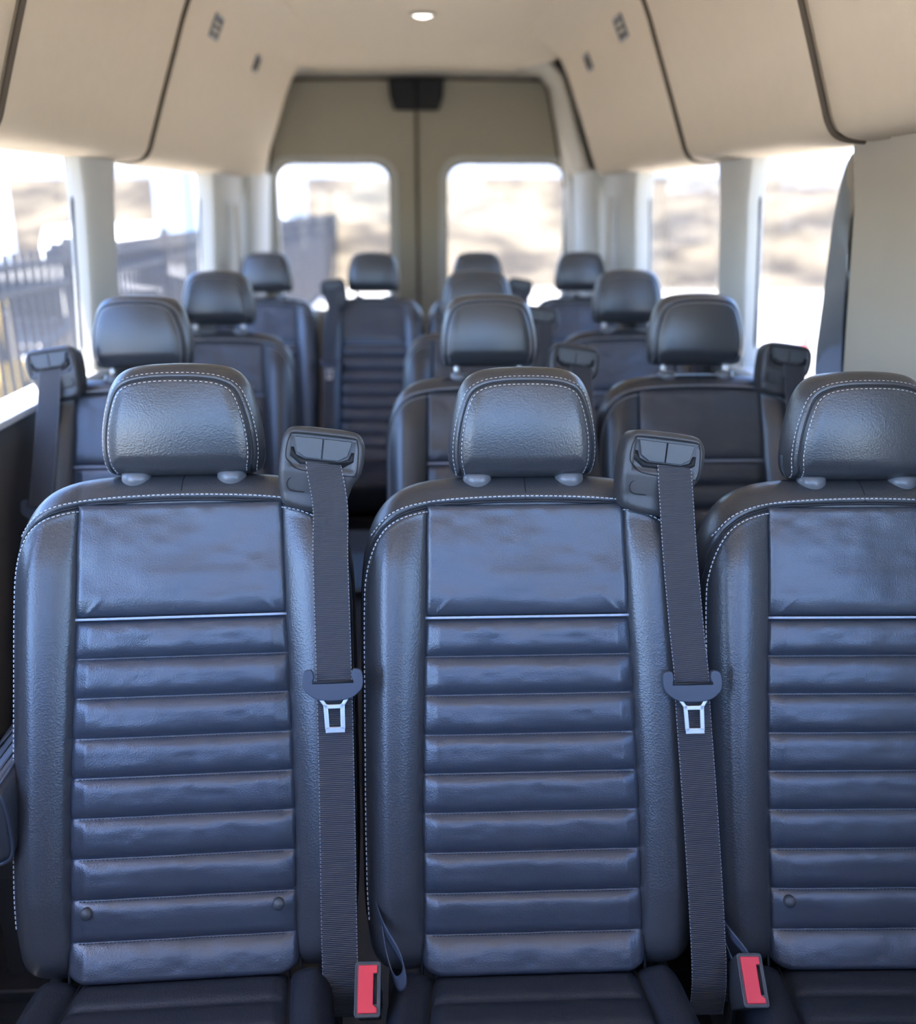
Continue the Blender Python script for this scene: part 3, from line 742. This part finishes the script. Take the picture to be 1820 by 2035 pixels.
# sloping trim from the panel ends to the door frame
def rear_trim(sg, ys, mat_, nm):
    P = np.array([(.92, 1.50), (.83, 1.53), (.79, 1.60), (.745, 1.72), (.70, 1.86), (.66, 1.97), (.60, 2.035), (.50, 2.055)])
    Q = np.array([(.92, 1.50), (.84, 1.50), (.80, 1.58), (.755, 1.72), (.715, 1.86), (.69, 1.96), (.63, 2.02), (.50, 2.032)])
    sh = -.02 if sg < 0 else -.04
    G = np.zeros((5, len(P), 3))
    for i, k in enumerate(np.linspace(0, 1, 5)):
        W = P*(1-k)+Q*k; G[i, :, 0] = sg*(W[:, 0]+sh*k*(1 if sg > 0 else 0)); G[i, :, 1] = ys+(5.03-ys)*k; G[i, :, 2] = W[:, 1]
    o = MB().grid(G).build(nm, mat_); s = o.modifiers.new('thick', 'SOLIDIFY'); s.thickness = .008; return struct(o)
rear_trim(-1, 4.80, M['liner_grey'], 'trim_%d' % t); t += 1
rear_trim(1, 4.66, M['liner_grey'], 'trim_%d' % t); t += 1
# recessed dark strip where the right overhead panel stops
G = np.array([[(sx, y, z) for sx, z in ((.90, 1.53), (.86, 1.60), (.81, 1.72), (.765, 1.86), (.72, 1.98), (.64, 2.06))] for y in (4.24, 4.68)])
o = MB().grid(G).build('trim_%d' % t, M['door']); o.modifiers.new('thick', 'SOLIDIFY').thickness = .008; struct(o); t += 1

def rrect(x0, x1, z0, z1, r, n=6):
    P = []
    for cx_, cz, a0 in ((x1-r, z1-r, 0), (x0+r, z1-r, 90), (x0+r, z0+r, 180), (x1-r, z0+r, 270)):
        for k in range(n+1): P.append((cx_+r*cos(R(a0+k*90/n)), cz+r*sin(R(a0+k*90/n))))
    return P
def rear_door(nm, x0t, x0b, x1, wx0, wx1, sgn):
    """door leaf: outline minus window hole, extruded; sgn -1 left leaf (outer edge x0), +1 right leaf"""
    ol = [(x1, .03), (x1, 2.02)]
    outer_edge = [p for p in (open_pts[:8] if sgn < 0 else open_pts[9:][::-1])]
    edge = [(x+sgn*.03, z+.03) for x, z in outer_edge]      # bottom->top
    outline = edge+[(x1, edge[-1][1]), (x1, .03)]
    hole = rrect(wx0, wx1, .86, 1.61, .09, 8)
    bm = bmesh.new()
    def ring(pts, y):
        vs = [bm.verts.new((x, y, z)) for x, z in pts]; es = [bm.edges.new((vs[i], vs[(i+1) % len(vs)])) for i in range(len(vs))]; return vs, es
    loops = []
    for y in (YD, YD+.07):
        a, ea = ring(outline, y); b, eb = ring(hole, y)
        bmesh.ops.triangle_fill(bm, use_beauty=True, use_dissolve=False, edges=ea+eb); loops.append((a, b))
    for q in (0, 1):
        A, B = loops[0][q], loops[1][q]; n = len(A)
        for i in range(n): bm.faces.new((A[i], A[(i+1) % n], B[(i+1) % n], B[i]))
    bmesh.ops.recalc_face_normals(bm, faces=bm.faces)
    me = bpy.data.meshes.new(nm); bm.to_mesh(me); bm.free(); me.materials.append(M['door'])
    d = bpy.data.objects.new(nm, me); C.objects.link(d); struct(d)
    # raised surround round the window
    ho = rrect(wx0-.045, wx1+.045, .80, 1.65, .12, 8); hi = rrect(wx0, wx1, .86, 1.61, .09, 8); hm = rrect(wx0-.018, wx1+.018, .84, 1.628, .10, 8)
    n = len(ho); V = [(x, YD-.001, z) for x, z in ho]+[(x, YD-.024, z) for x, z in hm]+[(x, YD+.03, z) for x, z in hi]
    F = [(i, (i+1) % n, n+(i+1) % n, n+i) for i in range(n)]+[(n+i, n+(i+1) % n, 2*n+(i+1) % n, 2*n+i) for i in range(n)]
    MB().add(V, F).build('window_surround', M['pillar'], d)
    MB().prism(rrect(wx0-.01, wx1+.01, .85, 1.635, .095, 8), lambda x, z: (x, YD+.035, z), lambda x, z: (x, YD+.04, z)).build('window_pane', M['tinted'], d, smooth=False)
    # lower door card
    MB().box((( -.45 if sgn < 0 else .42), YD-.012, .42), (.58, .03, .62)).build('door_card', M['door'], d, bevel=.02)
    return d
dl = rear_door('door_1', 0, 0, -.024, -.755, -.165, -1)
dr = rear_door('door_2', 0, 0, -.012, .142, .765, 1)
MB().box((-.018, YD-.004, 1.0), (.016, .02, 1.98)).build('door_seal', M['gap'], dl, bevel=.004)
tb = MB(); tb.tube([(x, YD-.004, z-.004) for x, z in open_pts[3:14]], .009, 6); tb.build('door_top_seal', M['gap'], dl)
# latch cover
mb = MB(); mb.prism([(-.158, 2.02), (.125, 2.02), (.118, 1.93), (.095, 1.868), (-.130, 1.868), (-.150, 1.93)], lambda x, z: (x, YD-.06, z), lambda x, z: (x, YD-.002, z))
lc = mb.build('door_latch_cover', M['black'], bevel=.012); tag(lc, 'black plastic latch cover on top of rear door seam', 'latch cover')
mb = MB(); mb.box((-.018, YD-.0615, 1.945), (.012, .008, .14)); mb.build('latch_groove', M['black'], lc)

# ---- ceiling lamp
lamp = empty('dome_lamp', (.015, 3.88, 2.086)); tag(lamp, 'small lit dome lamp on the beige ceiling', 'ceiling lamp')
ring = [(.042*cos(a), .030*sin(a), -.002) for a in np.linspace(0, 2*pi, 32, endpoint=False)]
MB().tube(ring, .006, 8, closed=True).build('lamp_rim', M['liner_grey'], lamp)
V = [(.037*cos(a)*k, .026*sin(a)*k, -.004-.010*(1-k*k)) for k in (1, .7, .35) for a in np.linspace(0, 2*pi, 32, endpoint=False)]+[(0, 0, -.014)]
F = [(r_*32+i, r_*32+(i+1) % 32, (r_+1)*32+(i+1) % 32, (r_+1)*32+i) for r_ in range(2) for i in range(32)]+[(64+i, 64+(i+1) % 32, 96) for i in range(32)]
MB().add(V, F).build('lamp_lens', M['lamp'], lamp)
# ---- small vents / speakers on the overhead panels
def pf(z):
    P = np.array(prof); return float(np.interp(z, P[:, 1], P[:, 0]))
def vent(sg, y, z, w_, h_, name, label, slats, cat):
    ang = math.atan2(pf(z+.04)-pf(z-.04), .08)
    c = Vector((sg*(pf(z)-.003), y, z)); rot = Matrix.Rotation(sg*ang, 3, 'Y')
    e = empty(name, c); tag(e, label, cat)
    fr = MB()
    for (dy, dz, a, b) in ((0, h_/2, w_, .007), (0, -h_/2, w_, .007), (w_/2, 0, .007, h_), (-w_/2, 0, .007, h_)):
        fr.box(rot @ Vector((0, dy, dz)), (.010, a+.004, b+.004), rot)
    fr.build('vent_frame', M['sleeve'], e, bevel=.0015)
    MB().box((0, 0, 0), (.004, w_, h_), rot).build('vent_backing', M['liner_grey' if slats > 2 else 'gap'], e, smooth=False)
    for k in range(slats):
        dz = (k+.5)/slats*h_-h_/2
        MB().box(rot @ Vector((-sg*.002, 0, dz)), (.006, w_*.9, h_/slats*.35), rot).build('vent_slat', M['gap'], e, smooth=False)
vent(-1, 3.20, 1.93, .10, .060, 'air_vent', 'small square slatted vent high on left overhead panel', 3, 'vent')
vent(-1, 3.95, 1.925, .08, .05, 'ceiling_hook', 'small dark hook plate on left overhead panel near the rear', 1, 'hook')
vent(1, 3.16, 1.93, .10, .060, 'air_vent', 'small square slatted vent high on right overhead panel', 3, 'vent')
vent(1, 3.78, 1.915, .08, .05, 'ceiling_hook', 'small dark hook plate on right overhead panel near the rear', 1, 'hook')

# ---- curved dark glossy panel at the front edge of the right window
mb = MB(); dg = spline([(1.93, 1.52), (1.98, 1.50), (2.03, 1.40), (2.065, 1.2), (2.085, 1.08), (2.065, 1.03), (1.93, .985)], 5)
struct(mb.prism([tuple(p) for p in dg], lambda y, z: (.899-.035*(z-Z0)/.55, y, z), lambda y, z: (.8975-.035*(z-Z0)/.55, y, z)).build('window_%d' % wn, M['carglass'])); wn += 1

# ============================================================ OUTSIDE
GZ = -.70
def hill_h(x, y):
    # embankment round the rear and right of the yard
    d = np.maximum((y-23+.12*x), (np.abs(x-4)-24))
    k = np.clip(d/9, 0, 1); k = k*k*(3-2*k)
    nz = .25*np.sin(x*.9+y*.5)*np.sin(y*.8-x*.3)+.12*np.sin(x*2.3+1)*np.sin(y*2.9)
    return GZ+k*3.30+nz*np.clip(d/3, 0, 1)*np.clip((11-d)/5, 0, 1)
xs = np.linspace(-70, 70, 200); ys = np.linspace(-25, 90, 180)
X, Y = np.meshgrid(xs, ys); Z = hill_h(X, Y)
gm = bpy.data.materials.new('ground_soil'); gm.use_nodes = True; n = gm.node_tree; b = n.nodes['Principled BSDF']; b.inputs['Roughness'].default_value = .95
tc = n.nodes.new('ShaderNodeTexCoord'); nz = n.nodes.new('ShaderNodeTexNoise'); nz.inputs['Scale'].default_value = .55; nz.inputs['Detail'].default_value = 8
mp_ = n.nodes.new('ShaderNodeMapping'); mp_.inputs['Scale'].default_value = (1, 1, 3); n.links.new(tc.outputs['Object'], mp_.inputs[0]); n.links.new(mp_.outputs[0], nz.inputs['Vector'])
cr = n.nodes.new('ShaderNodeValToRGB'); cr.color_ramp.elements[0].position = .38; cr.color_ramp.elements[0].color = (.045, .037, .027, 1); cr.color_ramp.elements[1].position = .62; cr.color_ramp.elements[1].color = (.16, .13, .085, 1)
n.links.new(nz.outputs['Fac'], cr.inputs[0])
sp = n.nodes.new('ShaderNodeSeparateXYZ'); n.links.new(tc.outputs['Object'], sp.inputs[0])
mr = n.nodes.new('ShaderNodeMapRange'); mr.inputs['From Min'].default_value = GZ+.02; mr.inputs['From Max'].default_value = GZ+.12; n.links.new(sp.outputs['Z'], mr.inputs['Value'])
mx = n.nodes.new('ShaderNodeMix'); mx.data_type = 'RGBA'; n.links.new(mr.outputs[0], mx.inputs[0]); mx.inputs[6].default_value = (.56, .53, .47, 1); n.links.new(cr.outputs[0], mx.inputs[7])
mr2 = n.nodes.new('ShaderNodeMapRange'); mr2.inputs['From Min'].default_value = 2.10; mr2.inputs['From Max'].default_value = 2.16; n.links.new(sp.outputs['Z'], mr2.inputs['Value'])
mx2 = n.nodes.new('ShaderNodeMix'); mx2.data_type = 'RGBA'; n.links.new(mr2.outputs[0], mx2.inputs[0]); n.links.new(mx.outputs[2], mx2.inputs[6]); mx2.inputs[7].default_value = (.17, .19, .23, 1)
n.links.new(mx2.outputs[2], b.inputs['Base Color'])
g = MB().grid(np.stack([X, Y, Z], -1)).build('trim_%d' % t, gm); g.name = 'ground'; struct(g)
# picket fence of dark metal bars along the left of the van
FX = -2.38
fe = empty('metal_fence', (FX, 2, GZ)); tag(fe, 'grey metal picket fence running along the left side of the van', 'fence')
mb = MB()
for z in (1.76, 1.62, .18): mb.box((0, 13.5, z), (.035, 33, .04))
mb.build('fence_rail', M['fence'], fe, smooth=False)
pk = MB().box((0, 0, .92), (.028, .028, 1.84)).build('picket', M['fence'], fe, smooth=False); pk.location = (0, -2.9, 0)
for k in range(1, 95):
    c = pk.copy(); C.objects.link(c); c.parent = fe; c.location = (0, -2.9+k*.125, 0)
mb = MB()
for k in range(95, 260): mb.box((0, -2.9+k*.125, .92), (.02, .02, 1.84))
o = mb.build('far_pickets', M['fence'], fe, smooth=False); o['kind'] = 'stuff'
for k in range(13):
    c = MB().box((0, -2.9+k*2.5, .95), (.06, .06, 1.9)).build('fence_post', M['fence'], fe, smooth=False)

def vehicle(name, loc, rz, L_, W_, H_, paint, label, cat, kind='suv'):
    e = empty(name, loc, rz); tag(e, label, cat)
    if kind == 'suv': pr = [(-.5, .18), (-.5, .55), (-.46, .95), (-.42, 1.0), (.16, 1.0), (.28, .62), (.47, .55), (.5, .40), (.5, .18)]
    elif kind == 'pickup': pr = [(-.5, .25), (-.5, .58), (-.14, .58), (-.12, .97), (.12, 1.0), (.22, .62), (.47, .57), (.5, .40), (.5, .25)]
    else: pr = [(-.5, .12), (-.5, 1.0), (.5, 1.0), (.5, .12)]
    MB().prism([(x*L_, z*H_) for x, z in pr], lambda x, z: (x, -W_/2, z), lambda x, z: (x, W_/2, z)).build('car_body' if kind != 'box' else 'box_body', paint, e, bevel=.08)
    if kind != 'box':
        gx = {'suv': [(-.44, .62), (-.41, .93), (.14, .93), (.24, .64)], 'pickup': [(-.11, .62), (-.10, .92), (.11, .93), (.19, .64)]}[kind]
        for sy in (-1, 1):
            MB().prism([(x*L_, z*H_) for x, z in gx], lambda x, z: (x, sy*(W_/2+.004), z), lambda x, z: (x, sy*(W_/2-.02), z)).build('side_glass', M['carglass'], e, smooth=False)
        xa, za, xb, zb = {'suv': (.165, .96, .275, .66), 'pickup': (.125, .96, .215, .66)}[kind]
        MB().prism([(-.42*W_, 0), (.42*W_, 0), (.42*W_, 1), (-.42*W_, 1)], lambda y, k: ((xb+(xa-xb)*k)*L_+.012, y, (zb+(za-zb)*k)*H_), lambda y, k: ((xb+(xa-xb)*k)*L_-.01, y, (zb+(za-zb)*k)*H_)).build('windscreen', M['carglass'], e, smooth=False)
        MB().box((.5*L_, W_*.36, .45*H_), (.06, .28, .12)).build('headlight', M['white'], e, bevel=.02); MB().box((.5*L_, -W_*.36, .45*H_), (.06, .28, .12)).build('headlight', M['white'], e, bevel=.02)
    for sx in (-.32, .32):
        for sy in (-1, 1):
            MB().tube([(sx*L_, sy*(W_/2-.20), .34), (sx*L_, sy*(W_/2+.02), .34)], .34, 20).build('wheel', M['rubber'], e)
    return e
vehicle('parked_car', (-5.3, 17.0, GZ), R(-88), 4.6, 1.9, 1.75, M['white'], 'white parked car with sloping bonnet beyond the fence', 'car', 'suv')
vehicle('parked_car', (-4.75, 11.2, GZ), R(-84), 4.6, 1.85, 1.5, M['darkcar'], 'dark parked car beyond the fence, seen through the left window', 'car', 'pickup')
vehicle('box_trailer', (-4.25, 25.0, GZ), R(90), 4.2, 2.3, 2.9, M['white'], 'white box trailer behind the fence, seen through left rear door window', 'trailer', 'box')
vehicle('storage_container', (-3.72, 15.0, GZ), R(80), .5, .5, 2.65, M['bluegrey'], 'pale blue storage box standing beyond the fence', 'container', 'box')
# pole beyond the left window
mb = MB().tube([(-6.0, 14.2, GZ), (-6.0, 14.2, 2.0)], .14, 12); po = mb.build('white_bollard_post', M['white']); tag(po, 'pale thick post beyond the fence at left window', 'post')
# yellow machine blob
yb = vehicle('utility_cart', (-3.75, 7.6, GZ), R(-80), 1.3, .9, 1.45, mat('ochre_paint', (.62, .42, .12), .5), 'ochre utility cart behind the fence at far left', 'cart', 'pickup')
# upright red streak on the right, built as a slim post
mp2 = MB().tube([(3.07, 7.4, GZ), (3.07, 7.4, GZ+1.25)], .04, 12).build('red_post', M['redpaint']); tag(mp2, 'slim red post outside right window', 'post')
# bushes on the embankment
def bush(x, y, s, label, grp):
    z = float(hill_h(np.array(x), np.array(y)))
    e = empty('roadside_tree', (x, y, z-.1)); tag(e, label, 'tree', grp)
    MB().tube([(0, 0, 0), (.05*s, 0, .7*s), (0, .04*s, 1.3*s)], [.10*s, .07*s, .04*s], 8).build('trunk', M['bark'], e)
    mb = MB()
    for k in range(260):
        v = Vector(np.random.normal(size=3)).normalized()*(random.random()**.4)*s
        c = Vector((v.x, v.y, 1.5*s+v.z*.8)); rot = Matrix.Rotation(random.random()*6, 3, 'Z') @ Matrix.Rotation(random.random()*3, 3, 'X'); q = .16*s
        mb.add([c+rot @ Vector(p) for p in ((-q, 0, 0), (0, -q*.6, .02), (q, 0, 0), (0, q*.6, .02))], [(0, 1, 2, 3)])
    mb.build('foliage', M['leaf'], e, smooth=False)
for k, (x, y, s) in enumerate([(-20, 36, 1.5), (-3.5, 36, 1.2), (5, 37, 1.0), (17, 33, 1.3), (22.5, 34, 1.6), (27, 30, 1.4)]):
    bush(x, y, s, ['small green tree on the embankment, leftmost, above the fence','small green tree behind left rear door window','small green tree behind right rear door window, close to door seam','green tree on the embankment behind the far right pillar','large green tree on the embankment in the near right window','green tree at the right end of the embankment'][k], 'trees along the embankment')
